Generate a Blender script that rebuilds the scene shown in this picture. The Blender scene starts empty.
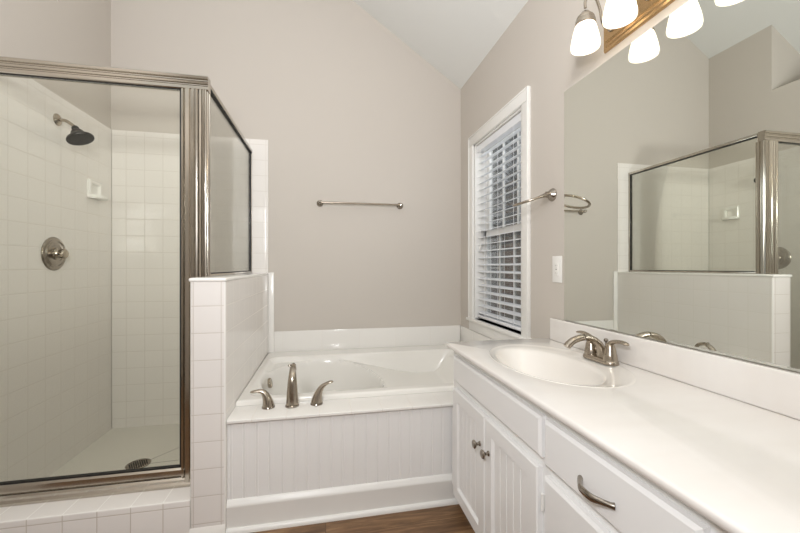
import bpy, bmesh, math, random
from mathutils import Vector, Matrix
random.seed(7)
PI = math.pi
S = bpy.context.scene
C = S.collection

# ------------------------------------------------------------------ camera, world, lights, exposure
cam_d = bpy.data.cameras.new('camera'); cam = bpy.data.objects.new('camera', cam_d); C.objects.link(cam)
cam.location = (0, 0, 1.2); cam.rotation_euler = (PI/2, 0, -0.2011)
cam_d.sensor_width = 36; cam_d.lens = 364.4/800*36; cam_d.clip_start = 0.02
S.camera = cam
w = bpy.data.worlds.new('overcast_sky'); S.world = w; w.use_nodes = True
bg = w.node_tree.nodes['Background']; bg.inputs[0].default_value = (0.95, 0.97, 1.0, 1); bg.inputs[1].default_value = 0.36
VS = S.view_settings
VS.view_transform = 'Standard'; VS.look = 'None'; VS.gamma = 1; VS.use_curve_mapping = False; VS.exposure = 0.5

def area(name, loc, target, size, energy, col=(1, 1, 1)):
    d = bpy.data.lights.new(name, 'AREA'); d.shape = 'DISK'; d.size = size; d.energy = energy; d.color = col
    o = bpy.data.objects.new(name, d); C.objects.link(o); o.location = loc
    o.rotation_euler = (Vector(target)-Vector(loc)).to_track_quat('-Z', 'Y').to_euler()
    return o
area('photographers_flash', (-0.25, -0.12, 1.58), (0.0, 2.9, 1.3), 0.22, 16, (0.96, 0.97, 1.0))
area('added_ceiling_fill', (-0.2, -0.35, 2.0), (-0.1, 0.6, 3.7), 0.5, 41, (0.955, 0.965, 1.0))  # added fill lamp, aimed up so the ceiling brightens the whole room
area('daylight_at_window', (1.75, 2.40, 2.0), (0.2, 2.2, 0.9), 0.9, 6, (0.97, 0.98, 1.0))

# ------------------------------------------------------------------ helpers
def srgb(r, g, b):
    f = lambda c: (c/255/12.92) if c/255 <= .04045 else ((c/255+.055)/1.055)**2.4
    return (f(r), f(g), f(b), 1)

def mat(name, col, rough=0.5, metal=0.0, spec=0.5, coat=0.0):
    m = bpy.data.materials.new(name); m.use_nodes = True
    b = m.node_tree.nodes['Principled BSDF']
    b.inputs['Base Color'].default_value = col; b.inputs['Roughness'].default_value = rough
    b.inputs['Metallic'].default_value = metal; b.inputs['Specular IOR Level'].default_value = spec
    b.inputs['Coat Weight'].default_value = coat
    return m

def nd(m, t, **kw):
    n = m.node_tree.nodes.new(t)
    for k, v in kw.items(): setattr(n, k, v)
    return n
def lk(m, a, b): m.node_tree.links.new(a, b)
def math_n(m, op, a, b=None, c=None):
    n = nd(m, 'ShaderNodeMath', operation=op)
    for i, v in enumerate((a, b, c)):
        if v is None: continue
        if isinstance(v, (int, float)): n.inputs[i].default_value = v
        else: lk(m, v, n.inputs[i])
    return n.outputs[0]
def noise_bump(m, scale, strength, dist=0.002, vec=None):
    b = m.node_tree.nodes['Principled BSDF']
    t = nd(m, 'ShaderNodeTexNoise'); t.inputs['Scale'].default_value = scale; t.inputs['Detail'].default_value = 3
    g = nd(m, 'ShaderNodeNewGeometry'); lk(m, g.outputs['Position'], t.inputs['Vector'])
    bp = nd(m, 'ShaderNodeBump'); bp.inputs['Strength'].default_value = strength; bp.inputs['Distance'].default_value = dist
    lk(m, t.outputs['Fac'], bp.inputs['Height']); lk(m, bp.outputs['Normal'], b.inputs['Normal'])
    return t
def vary(m, c0, c1, scale, sc=(1, 1, 1)):
    b = m.node_tree.nodes['Principled BSDF']
    g = nd(m, 'ShaderNodeNewGeometry'); mp = nd(m, 'ShaderNodeMapping'); mp.inputs['Scale'].default_value = sc
    lk(m, g.outputs['Position'], mp.inputs['Vector'])
    t = nd(m, 'ShaderNodeTexNoise'); t.inputs['Scale'].default_value = scale; t.inputs['Detail'].default_value = 5
    lk(m, mp.outputs[0], t.inputs['Vector'])
    r = nd(m, 'ShaderNodeValToRGB'); r.color_ramp.elements[0].color = c0; r.color_ramp.elements[1].color = c1
    r.color_ramp.elements[0].position = .35; r.color_ramp.elements[1].position = .65
    lk(m, t.outputs['Fac'], r.inputs[0]); lk(m, r.outputs[0], b.inputs['Base Color'])

def tile_mat(name, tile, grout, axes, phase, pitch, width=0.0026, rough=0.14, relief=.35):
    """square glazed tiles: grout lines on two world axes, slight relief and slight tone difference per tile"""
    m = mat(name, tile, rough); b = m.node_tree.nodes['Principled BSDF']
    g = nd(m, 'ShaderNodeNewGeometry'); sx = nd(m, 'ShaderNodeSeparateXYZ'); lk(m, g.outputs['Position'], sx.inputs[0])
    ds, ids = [], []
    for ax, ph, pt in zip(axes, phase, pitch):
        q = math_n(m, 'DIVIDE', math_n(m, 'SUBTRACT', sx.outputs['xyz'.index(ax)], ph), pt)
        fr = math_n(m, 'SUBTRACT', q, math_n(m, 'FLOOR', q)); ids.append(math_n(m, 'FLOOR', q))
        ds.append(math_n(m, 'MULTIPLY', math_n(m, 'MINIMUM', fr, math_n(m, 'SUBTRACT', 1.0, fr)), pt))
    d = math_n(m, 'MINIMUM', ds[0], ds[1])
    mr = nd(m, 'ShaderNodeMapRange', interpolation_type='SMOOTHSTEP')
    mr.inputs['From Min'].default_value = width*0.3; mr.inputs['From Max'].default_value = width*0.9
    lk(m, d, mr.inputs['Value'])
    wn = nd(m, 'ShaderNodeTexWhiteNoise', noise_dimensions='2D'); cb = nd(m, 'ShaderNodeCombineXYZ')
    lk(m, ids[0], cb.inputs[0]); lk(m, ids[1], cb.inputs[1]); lk(m, cb.outputs[0], wn.inputs['Vector'])
    tone = nd(m, 'ShaderNodeMix', data_type='RGBA')
    tone.inputs['A'].default_value = tile; tone.inputs['B'].default_value = tuple(c*.985 for c in tile[:3])+(1,)
    lk(m, wn.outputs['Value'], tone.inputs['Factor'])
    mx = nd(m, 'ShaderNodeMix', data_type='RGBA'); mx.inputs['A'].default_value = grout
    lk(m, tone.outputs['Result'], mx.inputs['B']); lk(m, mr.outputs[0], mx.inputs['Factor']); lk(m, mx.outputs['Result'], b.inputs['Base Color'])
    mr2 = nd(m, 'ShaderNodeMapRange', interpolation_type='SMOOTHSTEP')
    mr2.inputs['From Min'].default_value = 0; mr2.inputs['From Max'].default_value = 0.006
    lk(m, d, mr2.inputs['Value'])
    nt = nd(m, 'ShaderNodeTexNoise'); nt.inputs['Scale'].default_value = 9; lk(m, g.outputs['Position'], nt.inputs['Vector'])
    hh = math_n(m, 'ADD', mr2.outputs[0], math_n(m, 'MULTIPLY', nt.outputs['Fac'], 0.6))
    bp = nd(m, 'ShaderNodeBump'); bp.inputs['Strength'].default_value = relief; bp.inputs['Distance'].default_value = .0012
    lk(m, hh, bp.inputs['Height']); lk(m, bp.outputs['Normal'], b.inputs['Normal'])
    ro = math_n(m, 'SUBTRACT', 0.6, math_n(m, 'MULTIPLY', mr.outputs[0], 0.6-rough)); lk(m, ro, b.inputs['Roughness'])
    return m

def glass_mat(name, tint, refl=1.0):
    m = bpy.data.materials.new(name); m.use_nodes = True; nt = m.node_tree; nt.nodes.clear()
    out = nt.nodes.new('ShaderNodeOutputMaterial'); mix = nt.nodes.new('ShaderNodeMixShader')
    tr = nt.nodes.new('ShaderNodeBsdfTransparent'); tr.inputs[0].default_value = tint
    gl = nt.nodes.new('ShaderNodeBsdfGlossy'); gl.inputs['Roughness'].default_value = 0.0
    fr = nt.nodes.new('ShaderNodeFresnel'); fr.inputs[0].default_value = 1.45
    mu = nt.nodes.new('ShaderNodeMath'); mu.operation = 'MULTIPLY'; mu.inputs[1].default_value = refl
    nt.links.new(fr.outputs[0], mu.inputs[0]); nt.links.new(mu.outputs[0], mix.inputs[0])
    nt.links.new(tr.outputs[0], mix.inputs[1]); nt.links.new(gl.outputs[0], mix.inputs[2]); nt.links.new(mix.outputs[0], out.inputs[0])
    return m

def wloc(o):
    v = Vector((0, 0, 0))
    while o is not None: v = v+o.location; o = o.parent
    return v
def obj(name, bm, m, parent=None, smooth=30, kind=None):
    """bmesh in world coordinates -> one mesh object; under a parent its coordinates become local"""
    if parent is not None: bmesh.ops.translate(bm, verts=bm.verts, vec=-wloc(parent))
    bmesh.ops.recalc_face_normals(bm, faces=bm.faces)
    me = bpy.data.meshes.new(name); bm.to_mesh(me); bm.free()
    for mm in (m if isinstance(m, (list, tuple)) else [m]): me.materials.append(mm)
    if smooth:
        for p in me.polygons: p.use_smooth = True
        me.set_sharp_from_angle(angle=math.radians(smooth))
    o = bpy.data.objects.new(name, me); C.objects.link(o); o.parent = parent
    if kind: o['kind'] = kind
    return o
def struct(name, bm, m, parent=None, smooth=30): return obj(name, bm, m, parent, smooth, 'structure')
def tag(o, label, cat, group=None):
    o['label'] = label; o['category'] = cat
    if group: o['group'] = group
    return o
def thing(name, label, cat, loc, group=None):
    o = bpy.data.objects.new(name, None); o.empty_display_size = .05; C.objects.link(o); o.location = loc
    return tag(o, label, cat, group)
def BM(): return bmesh.new()

def box(bm, x0, x1, y0, y1, z0, z1, bev=0.0, seg=2, mi=0, edges=None):
    b2 = BM(); bmesh.ops.create_cube(b2, size=1)
    for v in b2.verts: v.co = Vector(((x0+x1)/2+v.co.x*(x1-x0), (y0+y1)/2+v.co.y*(y1-y0), (z0+z1)/2+v.co.z*(z1-z0)))
    if bev > 0:
        es = [e for e in b2.edges if edges is None or edges(e.verts[0].co, e.verts[1].co)]
        bmesh.ops.bevel(b2, geom=es, offset=bev, segments=seg, profile=.5, affect='EDGES')
    join(bm, b2, mi)
def join(bm, b2, mi=None):
    vm = {}
    for v in b2.verts: vm[v] = bm.verts.new(v.co)
    for f in b2.faces:
        try:
            nf = bm.faces.new([vm[v] for v in f.verts]); nf.material_index = f.material_index if mi is None else mi
        except ValueError: pass
    b2.free()
def prism(bm, pts, axis, a, b, mi=0):
    """polygon (two coordinates) extruded along 'x','y' or 'z' from a to b"""
    def P(p, t): return {'x': (t, p[0], p[1]), 'y': (p[0], t, p[1]), 'z': (p[0], p[1], t)}[axis]
    A = [bm.verts.new(P(p, a)) for p in pts]; B = [bm.verts.new(P(p, b)) for p in pts]
    n = len(pts)
    fs = [bm.faces.new(A), bm.faces.new(B[::-1])]
    for i in range(n): fs.append(bm.faces.new((A[i], B[i], B[(i+1) % n], A[(i+1) % n])))
    for f in fs: f.material_index = mi
def axis_m(origin, direction):
    d = Vector(direction).normalized()
    return Matrix.Translation(Vector(origin)) @ d.to_track_quat('Z', 'Y').to_matrix().to_4x4()
def lathe(bm, prof, origin, direction=(0, 0, 1), n=32, caps=True, mi=0):
    """profile of (radius, height) turned about an axis"""
    M = axis_m(origin, direction); rings = []
    for r, h in prof:
        rings.append([bm.verts.new(M @ Vector((r*math.cos(2*PI*i/n), r*math.sin(2*PI*i/n), h))) for i in range(n)])
    fs = []
    for A, B in zip(rings, rings[1:]):
        for i in range(n): fs.append(bm.faces.new((A[i], A[(i+1) % n], B[(i+1) % n], B[i])))
    if caps:
        if prof[0][0] > 1e-5: fs.append(bm.faces.new(rings[0][::-1]))
        if prof[-1][0] > 1e-5: fs.append(bm.faces.new(rings[-1]))
    for f in fs: f.material_index = mi
def catmull(pts, k=6):
    pts = [tuple(p) for p in pts]; P = [pts[0]]+pts+[pts[-1]]; out = []
    for i in range(1, len(P)-2):
        for j in range(k):
            t = j/k
            out.append(tuple(.5*(2*b+(c-a)*t+(2*a-5*b+4*c-d)*t*t+(3*b-a-3*c+d)*t**3) for a, b, c, d in zip(P[i-1], P[i], P[i+1], P[i+2])))
    out.append(pts[-1]); return out
def tube(bm, pts, ref=(0, 0, 1), n=16, smooth=6, mi=0):
    """sweep through points (x,y,z,ra,rb): ra across, rb along the reference direction"""
    pts = [p if len(p) == 5 else (p[0], p[1], p[2], p[3], p[3]) for p in pts]
    if smooth: pts = catmull(pts, smooth)
    ref = Vector(ref); rings = []
    for i, p in enumerate(pts):
        a = Vector(pts[max(i-1, 0)][:3]); b = Vector(pts[min(i+1, len(pts)-1)][:3])
        t = (b-a).normalized(); s = t.cross(ref)
        if s.length < 1e-4: s = t.orthogonal()
        s.normalize(); u = s.cross(t).normalized(); c = Vector(p[:3])
        rings.append([bm.verts.new(c+s*p[3]*math.cos(2*PI*k/n)+u*p[4]*math.sin(2*PI*k/n)) for k in range(n)])
    for A, B in zip(rings, rings[1:]):
        for i in range(n): bm.faces.new((A[i], A[(i+1) % n], B[(i+1) % n], B[i])).material_index = mi
    bm.faces.new(rings[0][::-1]).material_index = mi; bm.faces.new(rings[-1]).material_index = mi
def torus(bm, c, M, R, r, n=48, k=10):
    rings = []
    for i in range(n):
        a = 2*PI*i/n
        rings.append([bm.verts.new(Vector(c)+M @ Vector(((R+r*math.cos(2*PI*j/k))*math.cos(a), (R+r*math.cos(2*PI*j/k))*math.sin(a), r*math.sin(2*PI*j/k)))) for j in range(k)])
    for i in range(n):
        A, B = rings[i], rings[(i+1) % n]
        for j in range(k): bm.faces.new((A[j], A[(j+1) % k], B[(j+1) % k], B[j]))

# ------------------------------------------------------------------ materials
WALL = srgb(204, 196.5, 187)
m_wall = mat('greige_wall_paint', WALL, .75, spec=.25); noise_bump(m_wall, 180, .12, .0006)
m_ceil = mat('flat_white_ceiling_paint', srgb(229, 229, 225), .9, spec=.1); noise_bump(m_ceil, 140, .15, .0008)
m_trim = mat('semigloss_white_trim_paint', srgb(238, 236, 231), .3)
m_cab = mat('white_cabinet_paint', srgb(240, 239, 237), .32); noise_bump(m_cab, 60, .08, .0006)
m_bead = mat('white_beadboard_paint', srgb(238, 236, 233), .38)
TILE = srgb(241, 236, 230); GROUT = srgb(219, 212, 203)
m_tile_yz = tile_mat('tile_left_wall', TILE, GROUT, 'yz', (2.224, .943), (.12, .12))
m_tile_xz = tile_mat('tile_back_wall', TILE, GROUT, 'xz', (-1.414, .943), (.12, .12))
m_tile_end = tile_mat('tile_half_wall_end', srgb(236, 231, 226), srgb(206, 198, 188), 'xz', (-.5705, 1.025), (.114, .12))
m_tile_hw = tile_mat('tile_half_wall_side', TILE, srgb(229, 224, 215), 'yz', (1.767, 1.025), (.12, .12), .0022, .07, .2)
m_tile_cf = tile_mat('tile_curb_front', srgb(236, 231, 226), srgb(196, 186, 174), 'xz', (-1.191, .147), (.125, .12))
m_tile_ct = tile_mat('tile_curb_top', TILE, srgb(248, 246, 240), 'xy', (-1.191, 1.70), (.125, .3))
m_tile_dk = tile_mat('tile_deck', srgb(242, 239, 233), srgb(222, 216, 207), 'xy', (-.33, 1.20), (.15, .79), .002)
m_tile_sp = tile_mat('tile_splash', srgb(242, 239, 233), srgb(232, 227, 219), 'xz', (-.33, .50), (.3, 5), .002)
m_tile_spr = tile_mat('tile_splash_side', srgb(242, 239, 233), srgb(232, 227, 219), 'yz', (2.1, .50), (.3, 5), .002)
m_bull = mat('white_bullnose_glaze', srgb(244, 241, 235), .15)
m_acr = mat('white_tub_acrylic', srgb(241, 238, 231), .14, coat=.2)
m_counter = mat('cultured_marble', srgb(242, 237, 229), .13, coat=.2)
vary(m_counter, srgb(239, 235, 230), srgb(235, 230, 224), 3.0, (1, 3, 1))
m_china = mat('cultured_marble_bowl', srgb(240, 235, 228), .1, coat=.3)
m_nickel = mat('brushed_nickel', srgb(176, 166, 152), .24, 1.0)
m_nickel_d = mat('satin_nickel_hardware', srgb(158, 150, 140), .2, 1.0)
m_alu = mat('satin_aluminium_frame', srgb(196, 190, 180), .15, 1.0)
m_gold = mat('champagne_nickel_plate', srgb(205, 172, 128), .24, 1.0)
m_dark = mat('dark_gunmetal', srgb(58, 56, 54), .35, .6)
m_black = mat('black_gasket', srgb(22, 20, 18), .5)
m_gap = mat('grey_slot', srgb(150, 146, 140), .8)
m_glass = glass_mat('shower_glass', (.98, .984, .958, 1), .5)
m_wglass = glass_mat('window_glass', (.93, .95, .96, 1), .7)
m_plast = mat('white_plastic', srgb(240, 238, 233), .35)
m_blind = mat('white_blind_slat', srgb(240, 241, 243), .4)
bb = m_blind.node_tree.nodes['Principled BSDF']
m_mirror = mat('mirror_silver', (.82, .84, .79, 1), 0.0, 1.0)

# floor planks running along x
m_floor = mat('wood_plank_floor', srgb(120, 90, 62), .42)
def floor_nodes():
    m = m_floor; b = m.node_tree.nodes['Principled BSDF']
    g = nd(m, 'ShaderNodeNewGeometry'); br = nd(m, 'ShaderNodeTexBrick')
    br.inputs['Scale'].default_value = 1; br.inputs['Brick Width'].default_value = 1.22; br.inputs['Row Height'].default_value = .15
    br.inputs['Mortar Size'].default_value = .0015; br.inputs['Color1'].default_value = (0, 0, 0, 1); br.inputs['Color2'].default_value = (1, 1, 1, 1)
    br.inputs['Mortar'].default_value = (.5, .5, .5, 1); br.offset = .37
    lk(m, g.outputs['Position'], br.inputs['Vector'])
    mp = nd(m, 'ShaderNodeMapping'); mp.inputs['Scale'].default_value = (1.6, 16, 1); lk(m, g.outputs['Position'], mp.inputs['Vector'])
    ad = nd(m, 'ShaderNodeVectorMath', operation='ADD'); lk(m, mp.outputs[0], ad.inputs[0])
    sc = nd(m, 'ShaderNodeVectorMath', operation='SCALE'); sc.inputs['Scale'].default_value = 7; lk(m, br.outputs['Color'], sc.inputs[0]); lk(m, sc.outputs[0], ad.inputs[1])
    n1 = nd(m, 'ShaderNodeTexNoise'); n1.inputs['Scale'].default_value = 2.0; n1.inputs['Detail'].default_value = 8; n1.inputs['Roughness'].default_value = .65; n1.inputs['Distortion'].default_value = .8
    lk(m, ad.outputs[0], n1.inputs['Vector'])
    r = nd(m, 'ShaderNodeValToRGB'); e = r.color_ramp.elements
    e[0].position = .30; e[0].color = srgb(78, 55, 36); e[1].position = .72; e[1].color = srgb(160, 126, 90)
    e2 = r.color_ramp.elements.new(.5); e2.color = srgb(120, 89, 60)
    lk(m, n1.outputs['Fac'], r.inputs[0])
    mx = nd(m, 'ShaderNodeMix', data_type='RGBA', blend_type='MULTIPLY'); lk(m, r.outputs[0], mx.inputs['A'])
    gr = nd(m, 'ShaderNodeMapRange'); lk(m, br.outputs['Fac'], gr.inputs['Value']); gr.inputs['To Min'].default_value = 0; gr.inputs['To Max'].default_value = .6
    lk(m, gr.outputs[0], mx.inputs['Factor']); mx.inputs['B'].default_value = (.2, .16, .12, 1)
    lk(m, mx.outputs['Result'], b.inputs['Base Color'])
    bp = nd(m, 'ShaderNodeBump'); bp.inputs['Strength'].default_value = .15; bp.inputs['Distance'].default_value = .002
    lk(m, n1.outputs['Fac'], bp.inputs['Height']); lk(m, bp.outputs['Normal'], b.inputs['Normal'])
floor_nodes()

# ------------------------------------------------------------------ room shell
XL, XR, YB, YF = -1.515, 1.145, 2.985, -1.5
SL = .68; ZR = 2.735; XRG = -.60; ZRG = ZR+SL*(XR-XRG)
def zc_left(x): return ZRG-SL*(XRG-x)
bm = BM(); box(bm, XL-.1, XR+.1, YF-.1, YB+.1, -.1, 0); struct('floor', bm, m_floor, smooth=0)
gable = [(-2.5, 0), (XR+.12, 0), (XR+.12, ZR-SL*.12+.05), (XRG, ZRG+.05), (-2.5, zc_left(-2.5)+.05)]
bm = BM(); prism(bm, gable, 'y', YB, YB+.1); struct('wall_back', bm, m_wall, smooth=0)
bm = BM(); prism(bm, gable, 'y', YF-.1, YF); struct('wall_front', bm, m_wall, smooth=0)
bm = BM()
box(bm, -2.5, XL, YF, YB, 0, 2.73)
prism(bm, [(-2.5, 2.73), (XL, 2.73), (XL, zc_left(XL)+.03), (-2.5, zc_left(-2.5)+.03)], 'y', 2.455, YB)
struct('wall_left', bm, m_wall, smooth=0)
bm = BM()
prism(bm, [(XR+.14, ZR-SL*.14), (XRG, ZRG), (-2.5, zc_left(-2.5)), (-2.5, zc_left(-2.5)+.1), (XRG, ZRG+.12), (XR+.14, ZR-SL*.14+.1)], 'y', YF-.1, YB+.1)
struct('ceiling', bm, m_ceil, smooth=0)
WY0, WY1, WZ0, WZ1 = 1.963, 2.688, .792, 2.152      # window opening in the right wall
bm = BM()
box(bm, XR, XR+.14, YF, WY0, 0, ZR); box(bm, XR, XR+.14, WY1, YB, 0, ZR)
box(bm, XR, XR+.14, WY0, WY1, 0, WZ0); box(bm, XR, XR+.14, WY0, WY1, WZ1, ZR)
struct('wall_right', bm, m_wall, smooth=0)

# ------------------------------------------------------------------ window
bm = BM(); cw, ct = .077, .018
box(bm, XR-ct, XR, WY0-cw, WY0, WZ0-.02, WZ1, .004); box(bm, XR-ct, XR, WY1, WY1+cw, WZ0-.02, WZ1, .004)
box(bm, XR-ct-.002, XR, WY0-cw, WY1+cw, WZ1, WZ1+cw-.004, .004)
box(bm, XR-ct-.006, XR, WY0-cw-.001, WY0-cw+.012, WZ0-.02, WZ1+cw, .003); box(bm, XR-ct-.006, XR, WY1+cw-.012, WY1+cw+.001, WZ0-.02, WZ1+cw, .003)
box(bm, XR-ct-.006, XR, WY0-cw, WY1+cw, WZ1+cw-.012, WZ1+cw+.001, .003)
# jamb lining
box(bm, XR, XR+.13, WY0-.001, WY0+.012, WZ0, WZ1); box(bm, XR, XR+.13, WY1-.012, WY1+.001, WZ0, WZ1); box(bm, XR, XR+.13, WY0, WY1, WZ1-.012, WZ1+.001)
win = struct('window_1', bm, m_trim)
bm = BM(); box(bm, XR-.036, XR+.13, WY0-cw-.015, WY1+cw+.018, WZ0-.022, WZ0, .006, 3); struct('sill', bm, m_trim, win)
bm = BM(); box(bm, XR-.017, XR, WY0-cw, WY1+cw, .697, WZ0-.022, .004); struct('apron', bm, m_trim, win)
def sash(name, x0, x1, z0, z1):
    bm = BM(); s = .042
    box(bm, x0, x1, WY0+.012, WY0+.012+s, z0, z1); box(bm, x0, x1, WY1-.012-s, WY1-.012, z0, z1)
    box(bm, x0, x1, WY0+.012, WY1-.012, z0, z0+s); box(bm, x0, x1, WY0+.012, WY1-.012, z1-s, z1)
    yy0, yy1 = WY0+.012+s, WY1-.012-s
    for k in (1, 2):
        y = yy0+(yy1-yy0)*k/3; box(bm, x0+.008, x1-.008, y-.006, y+.006, z0+s, z1-s)
    o = struct(name, bm, m_trim, win)
    bm = BM(); box(bm, (x0+x1)/2-.002, (x0+x1)/2+.002, yy0-.005, yy1+.005, z0+s-.005, z1-s+.005); struct('pane', bm, m_wglass, o, smooth=0)
sash('lower_sash', XR+.072, XR+.098, WZ0, 1.475); sash('upper_sash', XR+.1, XR+.126, 1.435, WZ1-.012)

# ------------------------------------------------------------------ shower tiling, half wall, curb, shower floor
bm = BM(); box(bm, XL, XL+.01, 1.75, YB-.009, 0, 2.183, .002, 1); struct('wall_shower_left', bm, m_tile_yz)
HX0, HX1, HY0, ZCAP = -.585, -.438, 1.75, 1.150
bm = BM(); box(bm, XL+.01, -.4385, YB-.009, YB, 0, 2.183, .002, 1); struct('wall_shower_back', bm, m_tile_xz)
bm = BM(); box(bm, -.4375, -.394, YB-.012, YB, .52, ZCAP+.004, .004, 2); struct('trim_1', bm, m_bull)
bm = BM()
box(bm, HX0, HX1, HY0, YB-.009, 0, ZCAP-.014, .011, 4, edges=lambda a, b: abs(a.z-b.z) > .1 and max(a.y, b.y) < 2)
bm.faces.ensure_lookup_table(); bm.normal_update()
for f in bm.faces:
    n = f.normal; f.material_index = 0 if n.y < -.97 else (1 if abs(n.x) > .97 else 2)
hw = struct('wall_half', bm, [m_tile_end, m_tile_hw, m_bull])
bm = BM(); box(bm, HX0-.004, HX1+.004, HY0-.006, YB-.009, ZCAP-.018, ZCAP, .008, 4); struct('cap', bm, m_bull, hw)
bm = BM()
prism(bm, [(HY0-.013, 0), (HY0, 0), (HY0, .05), (HY0-.003, .045), (HY0-.008, .02)], 'x', HX0, HX1)
struct('cove_base', bm, m_bull, hw)
CZ = .175
bm = BM(); box(bm, XL+.01, HX0, HY0+.002, 1.94, 0, CZ, .008, 3, edges=lambda a, b: a.z > .1 and b.z > .1 and a.y < 1.8 and b.y < 1.8)
bm.normal_update()
for f in bm.faces: f.material_index = 0 if f.normal.y < -.9 else (1 if abs(f.normal.z) > .9 else 2)
struct('wall_shower_curb', bm, [m_tile_cf, m_tile_ct, m_bull])
# sloped shower floor with seams running to the drain
DX, DY = -1.09, 2.43
m_pan = mat('white_shower_floor_tile', srgb(236, 232, 222), .4); noise_bump(m_pan, 40, .1, .001)
def pan_nodes():
    m = m_pan; b = m.node_tree.nodes['Principled BSDF']
    g = nd(m, 'ShaderNodeNewGeometry'); sx = nd(m, 'ShaderNodeSeparateXYZ'); lk(m, g.outputs['Position'], sx.inputs[0])
    dx = math_n(m, 'SUBTRACT', sx.outputs[0], DX); dy = math_n(m, 'SUBTRACT', sx.outputs[1], DY)
    a = math_n(m, 'ABSOLUTE', math_n(m, 'SUBTRACT', math_n(m, 'MULTIPLY', dx, .73), math_n(m, 'MULTIPLY', dy, .68)))
    c = math_n(m, 'ADD', math_n(m, 'ABSOLUTE', dy), math_n(m, 'MULTIPLY', math_n(m, 'LESS_THAN', dx, 0.0), 1.0))
    d = math_n(m, 'MINIMUM', a, c)
    mx = nd(m, 'ShaderNodeMix', data_type='RGBA'); mx.inputs['A'].default_value = srgb(236, 232, 222); mx.inputs['B'].default_value = srgb(150, 142, 128)
    lk(m, math_n(m, 'LESS_THAN', d, .0022), mx.inputs['Factor']); lk(m, mx.outputs['Result'], b.inputs['Base Color'])
pan_nodes()
bm = BM()
xa, xb, ya, yb = XL+.01, HX0, 1.94, YB-.009
rim = [bm.verts.new(p) for p in ((xa, ya, .036), (xb, ya, .036), (xb, yb, .036), (xa, yb, .036))]
inn = [bm.verts.new((DX+.07*math.cos(t), DY+.07*math.sin(t), .024)) for t in (-.75*PI, -.25*PI, .25*PI, .75*PI)]
for i in range(4): bm.faces.new((rim[i], rim[(i+1) % 4], inn[(i+1) % 4], inn[i]))
bm.faces.new(inn)
low = [bm.verts.new((v.co.x, v.co.y, .001)) for v in rim]
for i in range(4): bm.faces.new((rim[i], low[i], low[(i+1) % 4], rim[(i+1) % 4]))
bm.faces.new(low); struct('floor_shower', bm, m_pan, smooth=0)

# tiled splash around the tub
SPZ0, SPZ1 = .535, .693
bm = BM(); box(bm, -.394, XR-.009, YB-.009, YB, SPZ0-.03, SPZ1, .004, 2); struct('trim_2', bm, m_tile_sp)
bm = BM(); box(bm, XR-.009, XR, 1.79, YB, SPZ0-.03, SPZ1, .004, 2); struct('trim_3', bm, m_tile_spr)

# ------------------------------------------------------------------ shower fittings
drain = thing('shower_drain', 'round dark metal drain grate in the white shower floor', 'drain', (DX, DY, .024))
bm = BM(); lathe(bm, [(0.0, .0), (.062, 0), (.064, .004), (.058, .006), (.054, .003), (0, .003)], (DX, DY, .024), n=40); obj('rim', bm, m_nickel_d, drain)
bm = BM()
for i in range(-4, 5):
    for j in range(-4, 5):
        x, y = i*.012+(j % 2)*.006, j*.0105
        if x*x+y*y < .05**2: lathe(bm, [(.0042, 0), (.0042, .0016)], (DX+x, DY+y, .0268), n=8)
obj('grate_holes', bm, m_black, drain, smooth=0)

sh = thing('showerhead', 'dark bell-shaped shower head on a chrome arm on the tiled wall', 'shower head', (XL+.01, 2.435, 2.04))
bm = BM(); lathe(bm, [(.034, 0), (.033, .004), (.024, .010), (.012, .014), (0, .014)], (XL+.01, 2.435, 2.04), (1, 0, 0)); obj('flange', bm, m_nickel, sh)
bm = BM(); tube(bm, [(XL+.012, 2.435, 2.04, .009), (XL+.05, 2.435, 2.038, .009), (XL+.082, 2.432, 2.018, .009), (XL+.105, 2.428, 1.997, .009)], (0, 1, 0)); obj('arm', bm, m_nickel, sh)
hd = Vector((.42, -.06, -.9)).normalized(); ho = Vector((XL+.10, 2.428, 2.002))
bm = BM(); lathe(bm, [(.0, -.004), (.014, -.002), (.018, .006), (.018, .016), (.024, .022), (.030, .030), (.036, .044), (.050, .056), (.062, .064), (.066, .072), (.064, .079)], ho, hd, 40, caps=False); head = obj('head', bm, m_dark, sh)
bm = BM(); lathe(bm, [(.0, .076), (.06, .076), (.0645, .079), (.06, .080), (0, .081)], ho, hd, 40)
Mh = axis_m(ho, hd)
for rr, k in ((.012, 6), (.026, 12), (.040, 18), (.052, 24)):
    for i in range(k):
        p = Mh @ Vector((rr*math.cos(2*PI*i/k), rr*math.sin(2*PI*i/k), .0805)); lathe(bm, [(.0022, 0), (.0016, .002)], p, hd, 6)
obj('spray_face', bm, m_black, head)

vx = XL+.01
valve = thing('shower_valve', 'round brushed nickel shower valve with a central knob on the tiled wall', 'valve', (vx, 2.405, 1.272))
bm = BM(); lathe(bm, [(.094, 0), (.095, .003), (.090, .008), (.080, .010), (.076, .008), (.070, .010), (.066, .014), (.05, .016), (.046, .013), (0, .013)], (vx, 2.405, 1.272), (1, 0, 0), 56); obj('escutcheon', bm, m_nickel_d, valve)
bm = BM(); lathe(bm, [(.034, .012), (.033, .020), (.027, .026), (.024, .034), (.027, .040), (.028, .055), (.024, .061), (0, .063)], (vx, 2.405, 1.272), (1, 0, 0), 40)
tube(bm, [(vx+.05, 2.405, 1.272, .008), (vx+.052, 2.382, 1.264, .0085), (vx+.053, 2.367, 1.259, .006)], (1, 0, 0)); obj('knob', bm, m_nickel, valve)

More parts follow.
